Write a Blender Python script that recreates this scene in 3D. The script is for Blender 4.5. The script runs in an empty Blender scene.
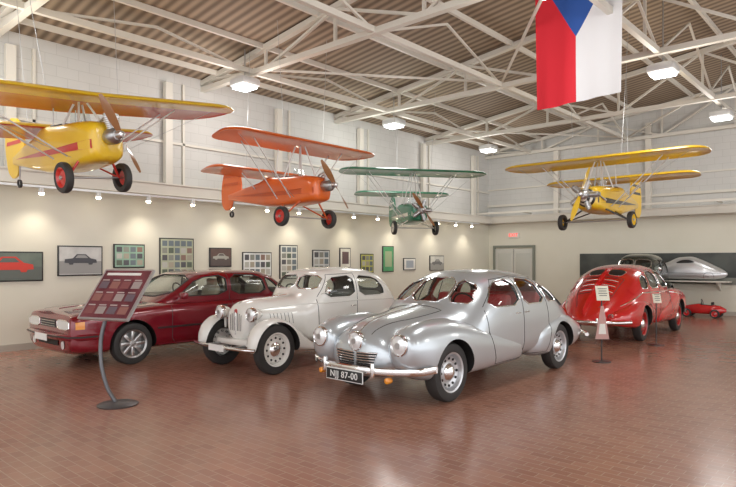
import bpy, bmesh, math, random
from mathutils import Vector, Matrix
from mathutils.bvhtree import BVHTree
random.seed(4)
R = math.radians
scene = bpy.context.scene
COL = scene.collection

# ------------------------------------------------------------------ materials
MATS = {}
def mat(name, col, rough=0.5, metal=0.0, coat=0.0, emit=None, es=0.0, spec=0.5):
    if name in MATS: return MATS[name]
    m = bpy.data.materials.new(name); m.use_nodes = True
    b = m.node_tree.nodes['Principled BSDF']
    b.inputs['Base Color'].default_value = (*col, 1)
    b.inputs['Roughness'].default_value = rough
    b.inputs['Metallic'].default_value = metal
    b.inputs['Coat Weight'].default_value = coat
    b.inputs['Coat Roughness'].default_value = 0.04
    b.inputs['Specular IOR Level'].default_value = spec
    if emit:
        b.inputs['Emission Color'].default_value = (*emit, 1)
        b.inputs['Emission Strength'].default_value = es
    MATS[name] = m
    return m
def nodes(m): return m.node_tree.nodes, m.node_tree.links, m.node_tree.nodes['Principled BSDF']
def noisy(name, c1, c2, scale=3, rough=0.6, bump=0.0, detail=4, coat=0, metal=0):
    m = mat(name, c1, rough, metal, coat)
    N, L, b = nodes(m)
    tc = N.new('ShaderNodeTexCoord'); n = N.new('ShaderNodeTexNoise'); n.inputs['Scale'].default_value = scale
    n.inputs['Detail'].default_value = detail
    r = N.new('ShaderNodeValToRGB'); r.color_ramp.elements[0].color = (*c1, 1); r.color_ramp.elements[1].color = (*c2, 1)
    r.color_ramp.elements[0].position = .35; r.color_ramp.elements[1].position = .65
    L.new(tc.outputs['Object'], n.inputs['Vector']); L.new(n.outputs['Fac'], r.inputs['Fac']); L.new(r.outputs['Color'], b.inputs['Base Color'])
    if bump:
        bp = N.new('ShaderNodeBump'); bp.inputs['Strength'].default_value = bump
        L.new(n.outputs['Fac'], bp.inputs['Height']); L.new(bp.outputs['Normal'], b.inputs['Normal'])
    return m
def glassy(name, tint, k=0.07):
    m = bpy.data.materials.new(name); m.use_nodes = True
    N = m.node_tree.nodes; L = m.node_tree.links; N.clear()
    o = N.new('ShaderNodeOutputMaterial'); t = N.new('ShaderNodeBsdfTransparent'); g = N.new('ShaderNodeBsdfGlossy')
    t.inputs['Color'].default_value = (*tint, 1); g.inputs['Roughness'].default_value = 0.02
    f = N.new('ShaderNodeLayerWeight'); f.inputs['Blend'].default_value = .5
    p = N.new('ShaderNodeMath'); p.operation = 'POWER'; p.inputs[1].default_value = 3.5
    a = N.new('ShaderNodeMath'); a.operation = 'MULTIPLY_ADD'; a.inputs[1].default_value = .7; a.inputs[2].default_value = k; a.use_clamp = True
    mx = N.new('ShaderNodeMixShader')
    L.new(f.outputs['Facing'], p.inputs[0]); L.new(p.outputs[0], a.inputs[0])
    L.new(a.outputs[0], mx.inputs[0]); L.new(t.outputs[0], mx.inputs[1]); L.new(g.outputs[0], mx.inputs[2])
    L.new(mx.outputs[0], o.inputs['Surface'])
    return m
CHROME = mat('chrome', (.82, .82, .82), .12, 1)
BLACK = mat('black_rubber', (.02, .02, .02), .55)
TIRE = mat('tire_rubber', (.035, .034, .033), .6)
DARK = mat('dark_void', (.012, .012, .012), .6)
SEAM = mat('seam_dark', (.05, .05, .05), .6)
GLASS = glassy('window_glass', (.84, .89, .87))
SCREEN = glassy('clear_screen', (.9, .93, .93), .05)
LENS = mat('lamp_lens', (.85, .87, .88), .08, .3, 1)
AMBER = mat('amber_lens', (.9, .32, .02), .2, 0, 1)
REDLENS = mat('red_lens', (.5, .01, .01), .2, 0, 1)
REDLEATHER = noisy('red_leather', (.50, .02, .03), (.6, .04, .05), 8, .5)
GREYCLOTH = mat('grey_cloth', (.32, .30, .27), .8)
TANCLOTH = mat('tan_cloth', (.4, .33, .24), .8)
INTER = mat('car_interior', (.22, .19, .16), .8)
INTRED = mat('car_interior_red', (.50, .05, .05), .7)
STEEL = mat('steel', (.45, .45, .45), .35, .9)
ALU = mat('aluminium', (.7, .7, .7), .3, .9)

# ------------------------------------------------------------------ geometry helpers
def fin(me, name, m, parent, smooth=True, sharp=40):
    ob = bpy.data.objects.new(name, me); COL.objects.link(ob)
    if m is not None:
        for q in (m if isinstance(m, (list, tuple)) else [m]): me.materials.append(q)
    if smooth:
        me.shade_smooth()
        if sharp: me.set_sharp_from_angle(angle=R(sharp))
    if parent is not None: ob.parent = parent
    return ob
def mk(name, V, F, m=None, parent=None, smooth=True, recalc=True, sharp=40):
    me = bpy.data.meshes.new(name); me.from_pydata([tuple(v) for v in V], [], F); me.update()
    if recalc:
        bm = bmesh.new(); bm.from_mesh(me); bmesh.ops.recalc_face_normals(bm, faces=bm.faces[:]); bm.to_mesh(me); bm.free()
    return fin(me, name, m, parent, smooth, sharp)
def empty(name, loc=(0, 0, 0), rz=0.0, sc=1.0, rx=0.0):
    e = bpy.data.objects.new(name, None); COL.objects.link(e); e.empty_display_size = .2
    e.location = loc; e.rotation_euler = (rx, 0, rz); e.scale = (sc, sc, sc)
    return e
def box(name, c, s, m, parent=None, bevel=0.0, rot=None, seg=2):
    bm = bmesh.new(); bmesh.ops.create_cube(bm, size=1.0)
    bmesh.ops.scale(bm, vec=Vector(s), verts=bm.verts)
    if bevel > 0: bmesh.ops.bevel(bm, geom=bm.edges[:], offset=bevel, segments=seg, affect='EDGES', profile=.5)
    M = Matrix.Translation(Vector(c))
    if rot: M = M @ (Matrix.Rotation(rot[2], 4, 'Z') @ Matrix.Rotation(rot[1], 4, 'Y') @ Matrix.Rotation(rot[0], 4, 'X'))
    bmesh.ops.transform(bm, matrix=M, verts=bm.verts)
    me = bpy.data.meshes.new(name); bm.to_mesh(me); bm.free()
    return fin(me, name, m, parent, bevel > 0, 40)
def tube(name, pts, r, m, parent=None, seg=8, closed=False):
    P = [Vector(p) for p in pts]; n = len(P)
    rr = r if isinstance(r, (list, tuple)) else [r] * n
    V = []; F = []; prev = None
    for i in range(n):
        if closed: t = P[(i + 1) % n] - P[i - 1]
        else: t = P[min(i + 1, n - 1)] - P[max(i - 1, 0)]
        if t.length < 1e-9: t = Vector((0, 0, 1))
        t.normalize()
        if prev is None:
            a = Vector((0, 0, 1)) if abs(t.z) < .9 else Vector((1, 0, 0))
        else: a = prev
        a = (a - t * a.dot(t))
        if a.length < 1e-6: a = t.orthogonal()
        a.normalize(); prev = a; b = t.cross(a)
        for j in range(seg):
            q = 2 * math.pi * j / seg
            V.append(P[i] + (a * math.cos(q) + b * math.sin(q)) * rr[i])
    for i in range(n if closed else n - 1):
        for j in range(seg):
            k = (i + 1) % n
            F.append((i * seg + j, i * seg + (j + 1) % seg, k * seg + (j + 1) % seg, k * seg + j))
    if not closed:
        F.append(tuple(range(seg))[::-1]); F.append(tuple(range((n - 1) * seg, n * seg)))
    return mk(name, V, F, m, parent, True, False, 50)
def lathe(name, prof, axis, c, m, parent=None, seg=40, sgn=1, sharp=35):
    V = []; F = []; n = len(prof)
    for (r, h) in prof:
        for j in range(seg):
            q = 2 * math.pi * j / seg; a = max(r, 1e-4) * math.cos(q); b = max(r, 1e-4) * math.sin(q); hh = h * sgn
            v = {'x': (hh, a, b), 'y': (a, hh, b), 'z': (a, b, hh)}[axis]
            V.append((v[0] + c[0], v[1] + c[1], v[2] + c[2]))
    for i in range(n - 1):
        for j in range(seg):
            F.append((i * seg + j, i * seg + (j + 1) % seg, (i + 1) * seg + (j + 1) % seg, (i + 1) * seg + j))
    return mk(name, V, F, m, parent, True, True, sharp)
def pchip(xs, ys):
    n = len(xs); h = [xs[i + 1] - xs[i] for i in range(n - 1)]; d = [(ys[i + 1] - ys[i]) / h[i] for i in range(n - 1)]
    m = [0] * n; m[0] = d[0]; m[-1] = d[-1]
    for i in range(1, n - 1):
        if d[i - 1] * d[i] > 0:
            w1 = 2 * h[i] + h[i - 1]; w2 = h[i] + 2 * h[i - 1]
            m[i] = (w1 + w2) / (w1 / d[i - 1] + w2 / d[i])
    def f(x):
        i = 0
        while i < n - 2 and x > xs[i + 1]: i += 1
        t = (x - xs[i]) / h[i]; t2 = t * t; t3 = t2 * t
        return ys[i] * (2 * t3 - 3 * t2 + 1) + m[i] * h[i] * (t3 - 2 * t2 + t) + ys[i + 1] * (-2 * t3 + 3 * t2) + m[i + 1] * h[i] * (t3 - t2)
    return f
def sg(a, p): return math.copysign(abs(a) ** p, a)
def loft(name, keys, m=None, parent=None, M=36, step=.05, sharp=40):
    """keys: (x, yc, w, zb, zm, zt, ptop, pbot) superellipse sections along x"""
    keys = sorted(keys, key=lambda k: k[0]); xs = [k[0] for k in keys]
    f = [pchip(xs, [k[i] for k in keys]) for i in range(1, 8)]
    X = []
    for i in range(len(xs) - 1):
        n = max(2, int(math.ceil((xs[i + 1] - xs[i]) / step)))
        X += [xs[i] + (xs[i + 1] - xs[i]) * j / n for j in range(n)]
    X.append(xs[-1]); V = []; F = []
    for x in X:
        yc, w, zb, zm, zt, pt, pb = [g(x) for g in f]
        for j in range(M):
            a = 2 * math.pi * j / M; c = math.cos(a); s = math.sin(a)
            if abs(c) < 1e-9: c = 0
            if abs(s) < 1e-9: s = 0
            p = pt if s >= 0 else pb
            V.append((x, yc + w * sg(c, 2 / p), zm + ((zt - zm) if s >= 0 else (zm - zb)) * sg(s, 2 / p)))
    n = len(X)
    for i in range(n - 1):
        for j in range(M):
            F.append((i * M + j, i * M + (j + 1) % M, (i + 1) * M + (j + 1) % M, (i + 1) * M + j))
    F.append(tuple(range(M))[::-1]); F.append(tuple(range((n - 1) * M, n * M)))
    return mk(name, V, F, m, parent, True, True, sharp)
def prism(poly, axis, a, b):
    n = len(poly); V = []
    for h in (a, b):
        for (u, v) in poly:
            V.append({'x': (h, u, v), 'y': (u, h, v), 'z': (u, v, h)}[axis])
    F = [tuple(range(n)), tuple(range(n, 2 * n))[::-1]] + [(i, (i + 1) % n, n + (i + 1) % n, n + i) for i in range(n)]
    return mk('cutter', V, F, None, None, False)
def plate(name, poly, axis, a, b, m, parent=None):
    o = prism(poly, axis, a, b); o.name = name; o.data.materials.append(m)
    if parent is not None: o.parent = parent
    return o
def circ(cx, cz, r, n=32, a0=0, a1=2 * math.pi):
    return [(cx + r * math.cos(a0 + (a1 - a0) * i / n), cz + r * math.sin(a0 + (a1 - a0) * i / n)) for i in range(n)]
def boolean(ob, cutters, sharp=40):
    par = ob.parent; ob.parent = None            # cutters live in the part's own local frame
    for c in cutters:
        if not c.data.materials: c.data.materials.append(DARK)
        md = ob.modifiers.new('b', 'BOOLEAN'); md.operation = 'DIFFERENCE'; md.object = c; md.solver = 'EXACT'
        try: md.material_mode = 'TRANSFER'
        except Exception: pass
    bpy.context.view_layer.update()
    dg = bpy.context.evaluated_depsgraph_get()
    me = bpy.data.meshes.new_from_object(ob.evaluated_get(dg))
    ob.modifiers.clear()
    if len(me.polygons) > 20:
        ob.data = me; me.shade_smooth(); me.set_sharp_from_angle(angle=R(sharp))
    ob.parent = par
def kill(obs):
    for o in obs: bpy.data.objects.remove(o, do_unlink=True)
def bvh(obs):
    V = []; F = []
    for o in obs:
        k = len(V); V += [v.co.copy() for v in o.data.vertices]; F += [tuple(k + i for i in p.vertices) for p in o.data.polygons]
    return BVHTree.FromPolygons(V, F)
def hit(t, u, v, axis, off):
    o, d = {'y+': ((u, 3, v), (0, -1, 0)), 'y-': ((u, -3, v), (0, 1, 0)), 'x+': ((4, u, v), (-1, 0, 0)), 'x-': ((-4, u, v), (1, 0, 0)), 'z+': ((u, v, 3), (0, 0, -1))}[axis]
    d = Vector(d); p, n, i, dist = t.ray_cast(Vector(o), d)
    if p is None:
        p, n, i, dist = t.find_nearest(Vector(o) + d * 2.4)
    if n.dot(d) > 0: n = -n
    return p + n * off
def rnd(poly, it=2):
    for _ in range(it):
        q = []
        for i in range(len(poly)):
            a = poly[i]; b = poly[(i + 1) % len(poly)]
            q += [(a[0] * .8 + b[0] * .2, a[1] * .8 + b[1] * .2), (a[0] * .2 + b[0] * .8, a[1] * .2 + b[1] * .8)]
        poly = q
    return poly
def dens(poly, step=.04, closed=True):
    q = []
    for i in range(len(poly) if closed else len(poly) - 1):
        a = poly[i]; b = poly[(i + 1) % len(poly)]; l = math.dist(a, b); n = max(1, int(l / step))
        q += [(a[0] + (b[0] - a[0]) * j / n, a[1] + (b[1] - a[1]) * j / n) for j in range(n)]
    if not closed: q.append(poly[-1])
    return q
def patch(name, t, poly, axis, off, m, parent, rings=6, step=.04):
    poly = dens(poly, step); n = len(poly); cx = sum(p[0] for p in poly) / n; cy = sum(p[1] for p in poly) / n
    V = [hit(t, cx, cy, axis, off)]; F = []
    for k in range(1, rings + 1):
        s = k / rings
        for p in poly: V.append(hit(t, cx + (p[0] - cx) * s, cy + (p[1] - cy) * s, axis, off))
    for j in range(n): F.append((0, 1 + j, 1 + (j + 1) % n))
    for k in range(rings - 1):
        for j in range(n):
            a = 1 + k * n; b = a + n
            F.append((a + j, b + j, b + (j + 1) % n, a + (j + 1) % n))
    return mk(name, V, F, m, parent, True, True, 0)
def line(name, t, pts, axis, r, m, parent, closed=False, off=0.0, step=.04, seg=6):
    q = dens(pts, step, closed)
    return tube(name, [hit(t, u, v, axis, off) for u, v in q], r, m, parent, seg, closed)
def mir(poly): return [(-u, v) for u, v in poly]
def text(name, s, size, M, m, parent=None, ext=.002):
    cu = bpy.data.curves.new(name, 'FONT'); cu.body = s; cu.size = size; cu.extrude = ext; cu.align_x = 'CENTER'; cu.align_y = 'CENTER'; cu.space_character = 1.08
    ob = bpy.data.objects.new(name, cu); COL.objects.link(ob); cu.materials.append(m); ob.matrix_local = M
    if parent is not None: ob.parent = parent
    return ob

# ------------------------------------------------------------------ wheels
def wheel(parent, nm, x, y, r, w, side, style, rimm, tirem=TIRE, z=None):
    z = r if z is None else z; c = (x, y, z)
    lathe(nm + '_tire', [(r * .64, -.42 * w), (r * .82, -.5 * w), (r * .95, -.44 * w), (r, -.25 * w), (r, .25 * w), (r * .95, .44 * w), (r * .82, .5 * w), (r * .64, .42 * w), (r * .64, -.42 * w)], 'y', c, tirem, parent, 48, side)
    if style == 'disc':
        lathe(nm + '_rim', [(0, .2 * w), (r * .3, .2 * w), (r * .36, .12 * w), (r * .52, .22 * w), (r * .57, .05 * w), (r * .62, .42 * w), (r * .68, .47 * w)], 'y', c, rimm, parent, 48, side)
        for i in range(12):
            a = i * math.pi / 6
            lathe(nm + '_vent_%d' % i, [(0, 0), (r * .045, 0), (r * .045, -.03)], 'y', (x + r * .46 * math.cos(a), y + side * (.2 * w + .006), z + r * .46 * math.sin(a)), DARK, parent, 10, side)
        lathe(nm + '_hubcap', [(0, .52 * w), (r * .1, .5 * w), (r * .22, .40 * w), (r * .3, .22 * w)], 'y', c, CHROME, parent, 32, side)
    elif style == 'alloy':
        lathe(nm + '_rim', [(0, 0), (r * .55, -.05 * w), (r * .6, .40 * w), (r * .68, .47 * w)], 'y', c, STEEL, parent, 48, side)
        for i in range(8):
            a = i * math.pi / 4
            d = Vector((math.cos(a), 0, math.sin(a)))
            box(nm + '_spoke_%d' % i, (x + d.x * r * .36, y + side * .32 * w, z + d.z * r * .36), (r * .52, .03, r * .15), rimm, parent, .008, (0, -a, 0))
        lathe(nm + '_hub', [(0, .46 * w), (r * .14, .44 * w), (r * .17, .3 * w)], 'y', c, rimm, parent, 24, side)
    else:
        lathe(nm + '_rim', [(0, .35 * w), (r * .15, .33 * w), (r * .5, .12 * w), (r * .62, .4 * w), (r * .66, .45 * w)], 'y', c, rimm, parent, 32, side)
        lathe(nm + '_hub', [(0, .6 * w), (r * .12, .55 * w), (r * .14, .3 * w)], 'y', c, STEEL, parent, 16, side)
def headlamp(parent, nm, x, y, z, r, ring=CHROME, bowl=None, depth=1.0):
    lathe(nm + '_lens', [(0, .030), (r * .5, .024), (r * .88, .004), (r * .9, -.02)], 'x', (x, y, z), LENS, parent, 32)
    lathe(nm + '_rim', [(r * .86, .0), (r * .93, .016), (r * 1.03, .008), (r * 1.06, -.02), (r * 1.0, -.05)], 'x', (x, y, z), ring, parent, 32)
    lathe(nm + '_reflector', [(0, .0), (r * .3, .0), (r * .34, -.012)], 'x', (x + .030, y, z), STEEL, parent, 20)
    if bowl: lathe(nm + '_bowl', [(r * 1.0, 0), (r * .97, -.05 * depth), (r * .75, -.13 * depth), (r * .4, -.19 * depth), (0, -.21 * depth)], 'x', (x, y, z), bowl, parent, 32)
def arches(specs, r):
    cs = []
    for (x, z) in specs:
        for s in (1, -1): cs.append(prism(circ(x, z, r, 40), 'y', min(s * .42, s * 1.3), max(s * .42, s * 1.3)))
    return cs
def seats(parent, rows, w, m, z0, zt):
    for i, x in enumerate(rows):
        box('seat_cushion_%d' % i, (x + .18, 0, z0), (.5, w, .16), m, parent, .06)
        box('seat_back_%d' % i, (x - .1, 0, (z0 + zt) / 2), (.16, w, zt - z0), m, parent, .06, (0, -.18, 0))
def steering(parent, x, y, z):
    tube('steering_wheel', [(x + .07 * math.cos(a), y + .18 * math.sin(a), z + .17 * math.cos(a)) for a in [i * math.pi / 10 for i in range(20)]], .012, BLACK, parent, 6, True)
    tube('steering_column', [(x, y, z), (x + .4, y, z - .25)], .015, BLACK, parent)

# ------------------------------------------------------------------ streamlined fastback sedan
def streamliner(name, loc, rz, paint, red=False, seatm=REDLEATHER):
    A = empty(name, loc, rz)
    K = [(2.16, 0, .24, .34, .5, .64, 2.6, 2.4), (2.12, 0, .38, .31, .5, .74, 2.4, 2.4), (2.03, 0, .46, .29, .5, .83, 2.3, 2.6), (1.8, 0, .52, .27, .52, .915, 2.3, 3),
         (1.4, 0, .58, .26, .55, .975, 2.3, 3), (1.1, 0, .66, .25, .6, 1.015, 2.3, 3), (.92, 0, .75, .24, .6, 1.05, 2.4, 3.2), (.68, 0, .785, .24, .6, 1.22, 2.7, 3.2), (.42, 0, .795, .24, .6, 1.38, 2.9, 3.2),
         (.15, 0, .80, .24, .6, 1.455, 3.0, 3.2), (-.2, 0, .805, .24, .6, 1.475, 3.0, 3.2), (-.7, 0, .805, .24, .6, 1.455, 3.0, 3.2), (-1.2, 0, .80, .24, .6, 1.36, 2.8, 3.2), (-1.6, 0, .77, .25, .58, 1.20, 2.5, 3),
         (-2.0, 0, .68, .27, .55, .99, 2.3, 2.6), (-2.4, 0, .52, .31, .5, .75, 2.2, 2.4), (-2.70, 0, .32, .35, .46, .57, 2.2, 2.2), (-2.84, 0, .16, .38, .44, .49, 2, 2), (-2.88, 0, .04, .42, .44, .47, 2, 2)]
    hull = loft('body', K, paint, A, 56, .05)
    fr = []
    for s in (1, -1):
        fr.append(loft('front_fender_%s' % ('l' if s > 0 else 'r'), [(2.12, s * .60, .13, .50, .66, .785, 2.2, 2.2), (2.08, s * .60, .18, .42, .65, .83, 2.1, 2.2), (1.96, s * .60, .215, .33, .63, .88, 2.1, 2.4), (1.75, s * .60, .235, .28, .6, .92, 2.1, 3),
            (1.4, s * .60, .245, .25, .6, .935, 2.1, 3), (1.05, s * .60, .25, .25, .58, .885, 2.1, 3), (.7, s * .61, .235, .25, .55, .80, 2.1, 3), (.3, s * .615, .215, .26, .5, .70, 2.2, 3), (-.2, s * .60, .2, .27, .45, .56, 2.2, 3), (-.4, s * .5, .15, .3, .4, .5, 2.2, 2.2)], paint, A, 40, .05))
        fr.append(loft('rear_fender_%s' % ('l' if s > 0 else 'r'), [(-.55, s * .60, .15, .3, .45, .55, 2.2, 2.2), (-.75, s * .62, .2, .26, .52, .68, 2.2, 3), (-1.05, s * .63, .22, .25, .55, .80, 2.1, 3), (-1.4, s * .63, .225, .25, .55, .84, 2.1, 3),
            (-1.8, s * .62, .215, .27, .53, .78, 2.1, 3), (-2.2, s * .58, .18, .31, .5, .66, 2.1, 2.4), (-2.5, s * .50, .12, .36, .47, .57, 2, 2), (-2.62, s * .47, .03, .43, .46, .49, 2, 2)], paint, A, 36, .05))
    T = bvh([hull]); TA = bvh([hull] + fr)
    side = [rnd([(.58, 1.01), (.28, 1.31), (-.20, 1.36), (-.22, 1.01)], 1), rnd([(-.30, 1.01), (-.29, 1.36), (-.82, 1.32), (-.94, 1.01)], 1), rnd([(-1.02, 1.01), (-.92, 1.29), (-1.20, 1.20), (-1.38, 1.01)], 1)]
    fc = rnd([(-.28, 1.075), (.28, 1.075), (.25, 1.37), (-.25, 1.37)], 1)
    fs = rnd([(.31, 1.075), (.62, 1.06), (.55, 1.27), (.28, 1.36)], 1)
    cav = loft('cutter', [(.96, 0, .5, .5, .62, .88, 2.4, 3), (.90, 0, .66, .45, .6, 1.0, 2.4, 3), (.68, 0, .745, .42, .6, 1.175, 2.7, 3), (.42, 0, .755, .42, .6, 1.34, 2.9, 3), (.15, 0, .765, .42, .6, 1.415, 3.0, 3), (-.2, 0, .77, .42, .6, 1.435, 3.0, 3), (-.7, 0, .77, .42, .6, 1.415, 3.0, 3),
        (-1.2, 0, .76, .42, .6, 1.31, 2.8, 3), (-1.48, 0, .72, .45, .6, 1.17, 2.6, 3), (-1.54, 0, .5, .6, .7, .9, 2, 2)], INTER if red else INTRED, None, 48, .06)
    cut = [cav] + [prism(p, 'y', -1.3, 1.3) for p in side] + [prism(p, 'x', .22, 1.4) for p in (fc,)] + [prism(p, 'x', .32, 1.4) for p in (fs, mir(fs))]
    wc = arches([(1.4, .34), (-1.4, .33)], .375)
    boolean(hull, cut + wc)
    for f in fr: boolean(f, wc)
    kill(cut + wc)
    for i, p in enumerate(side):
        for ax in ('y+', 'y-'):
            patch('side_glass_%d%s' % (i, ax[1]), T, p, ax, -.012, GLASS, A)
            line('window_trim_%d%s' % (i, ax[1]), T, p, ax, .010, CHROME, A, True)
    for i, p in enumerate((fc, fs, mir(fs))):
        patch('windscreen_%d' % i, T, p, 'x+', -.012, GLASS, A)
        line('windscreen_trim_%d' % i, T, p, 'x+', .010, CHROME, A, True)
    for i, (y0, y1) in enumerate(((.20, .06), (-.10, -.2))):
        tube('wiper_%d' % i, [hit(T, y0, 1.07, 'x+', .02), hit(T, (y0 + y1) / 2, 1.19, 'x+', .02), hit(T, y1, 1.31, 'x+', .02)], .006, BLACK, A)
    for ax in ('y+', 'y-'):
        line('door_seam_a' + ax[1], TA, [(.62, .98), (.60, .6), (.5, .32), (-.26, .32), (-.26, 1.36)], ax, .005, SEAM, A)
        line('door_seam_b' + ax[1], TA, [(-.26, .32), (-.9, .32), (-1.0, .62), (-.98, 1.0), (-.88, 1.33), (-.3, 1.385), (.22, 1.345), (.62, 1.02)], ax, .005, SEAM, A)
        for i, hx in enumerate((-.12, -.36)):
            a = hit(TA, hx, .91, ax, .03); b = hit(TA, hx + .13, .91, ax, .03)
            tube('door_handle_%d%s' % (i, ax[1]), [hit(TA, hx, .91, ax, .0), a, b], .009, CHROME, A)
        patch('air_scoop' + ax[1], T, rnd([(-1.44, 1.02), (-1.35, 1.16), (-1.52, 1.11), (-1.76, 1.0), (-1.75, .9), (-1.54, .92)]), ax, .012, DARK if not red else paint, A)
        if red: line('belt_strip' + ax[1], TA, [(1.6, .80), (.6, .93), (-1.4, .93), (-2.2, .70)], ax, .009, CHROME, A)
    line('hood_ridge', T, [(2.10, 0), (.98, 0)], 'z+', .010, CHROME, A, off=.004)
    for s in (1, -1):
        line('hood_seam_%d' % s, T, [(2.08, .17 * s), (1.6, .28 * s), (1.02, .36 * s)], 'z+', .005, SEAM, A)
        line('cowl_seam_%d' % s, T, [(1.02, .36 * s), (1.0, 0)], 'z+', .005, SEAM, A)
    plate('tail_fin', [(-.95, 1.42), (-1.3, 1.40), (-1.7, 1.27), (-2.1, 1.08), (-2.5, .84), (-2.80, .64), (-2.76, .48), (-2.3, .76), (-1.6, 1.12), (-.95, 1.36)], 'y', -.012, .012, paint, A)
    for s in (1, -1):
        for i in range(7):
            x0 = -1.55 - i * .09
            line('rear_louvre_%d_%d' % (s, i), T, [(x0, s * .06), (x0 - .01, s * .34)], 'z+', .008, CHROME if (red and i % 2) else DARK, A)
        sw = rnd([(-1.14, s * .05), (-1.16, s * .38), (-1.45, s * .34), (-1.45, s * .05)])
        patch('rear_slot_window_%d' % s, T, sw, 'z+', .006, DARK, A, 4)
        line('rear_slot_trim_%d' % s, T, sw, 'z+', .008, CHROME, A, True)
        line('rear_lid_seam_%d' % s, T, [(-1.50, s * .0), (-1.52, s * .42), (-2.1, s * .36), (-2.5, s * .22)], 'z+', .006, SEAM, A)
        lathe('tail_lamp_%d' % s, [(0, -.03), (.03, -.025), (.04, 0), (.04, .05)], 'x', (-2.57, s * .48, .52), REDLENS, A, 20)
        lathe('tail_lamp_ring_%d' % s, [(.038, -.01), (.05, -.01), (.052, .04)], 'x', (-2.57, s * .48, .52), CHROME, A, 20)
        box('rear_overrider_%d' % s, (-2.84, s * .30, .43), (.05, .045, .15), CHROME, A, .02)
    for s, yy in ((1, .60), (-1, -.60)):
        headlamp(A, 'headlamp_%s' % ('l' if s > 0 else 'r'), 2.135, yy, .695, .112, CHROME, paint, .6)
    if not red: headlamp(A, 'centre_headlamp', 2.165, 0, .695, .105, CHROME, paint, .6)
    for i in range(7):
        zz = .575 - i * .028
        for s in (1, -1):
            line('grille_bar_%d_%d' % (i, s), T, [(s * .02, zz), (s * (.31 - i * .01), zz + .01)], 'x+', .008, CHROME, A, off=.010)
            line('grille_gap_%d_%d' % (i, s), T, [(s * .02, zz - .014), (s * (.30 - i * .01), zz - .005)], 'x+', .009, DARK, A, off=.0)
    bp = [(1.80, .86, .47), (2.00, .80, .46), (2.16, .60, .455), (2.26, .3, .45), (2.28, 0, .45), (2.26, -.3, .45), (2.16, -.6, .455), (2.00, -.8, .46), (1.80, -.86, .47)]
    f = [pchip(list(range(9)), [p[k] for p in bp]) for k in range(3)]
    pts = [(f[0](i / 4), f[1](i / 4), f[2](i / 4) - .04) for i in range(33)]
    V = []; F = []
    for (x, y, z) in pts:
        for (dx, dz) in ((0, -.04), (.02, -.03), (.028, 0), (.02, .03), (0, .04), (-.01, 0)): V.append((x + dx, y, z + dz))
    for i in range(32):
        for j in range(6): F.append((i * 6 + j, i * 6 + (j + 1) % 6, i * 6 + 6 + (j + 1) % 6, i * 6 + 6 + j))
    mk('front_bumper', V, F, CHROME, A)
    for s in (1, -1):
        box('bumper_overrider_%d' % s, (2.28, s * .36, .42), (.05, .045, .17), CHROME, A, .02)
        box('bumper_bracket_%d' % s, (2.08, s * .34, .39), (.35, .04, .04), STEEL, A, .01)
        if not red: lathe('amber_lamp_%d' % s, [(0, .03), (.03, .02), (.035, 0), (.03, -.05), (0, -.06)], 'x', (2.2, s * .50, .32), AMBER, A, 20)
    tube('rear_bumper', [(-2.35, .80, .42), (-2.66, .62, .42), (-2.88, .3, .42), (-2.93, 0, .42), (-2.88, -.3, .42), (-2.66, -.62, .42), (-2.35, -.8, .42)], .03, CHROME, A, 10)
    PW = mat('plate_white', (.9, .9, .88), .4)
    box('licence_plate', (2.325, -.02, .335), (.012, .54, .115), BLACK, A, .004)
    box('licence_plate_border', (2.32, -.02, .335), (.010, .56, .135), PW, A, .004)
    M = Matrix.Translation((2.333, -.02, .335)) @ Matrix.Rotation(math.pi / 2, 4, 'Z') @ Matrix.Rotation(math.pi / 2, 4, 'X')
    text('licence_text', 'NJJ 87-00', .10, M, PW, A)
    for nm, x in (('front', 1.4), ('rear', -1.4)):
        for s in (1, -1): wheel(A, 'wheel_%s_%s' % (nm, 'l' if s > 0 else 'r'), x, s * .70, .335, .17, s, 'disc', mat('wheel_silver', (.62, .63, .65), .3, .6) if not red else mat('wheel_red', (.45, .01, .01), .3, 0, 1))
    for x in (1.4, -1.4): tube('axle_%d' % (x > 0), [(x, -.62, .33), (x, .62, .33)], .04, DARK, A)
    seats(A, [-.15, -1.0], 1.15, seatm, .6, 1.14)
    steering(A, .42, .32, 1.0)
    return A
SILVER = mat('silver_paint', (.56, .61, .65), .28, .55, 1)
streamliner('streamlined_sedan', (-4.59, 7.05, 0), R(-90), SILVER)
REDP = mat('bright_red_paint', (.60, .012, .014), .25, 0, 1)
streamliner('streamlined_coupe', (-4.62, 13.62, 0), R(90), REDP, red=True, seatm=TANCLOTH).scale = (.85, .97, 1.02)

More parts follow.
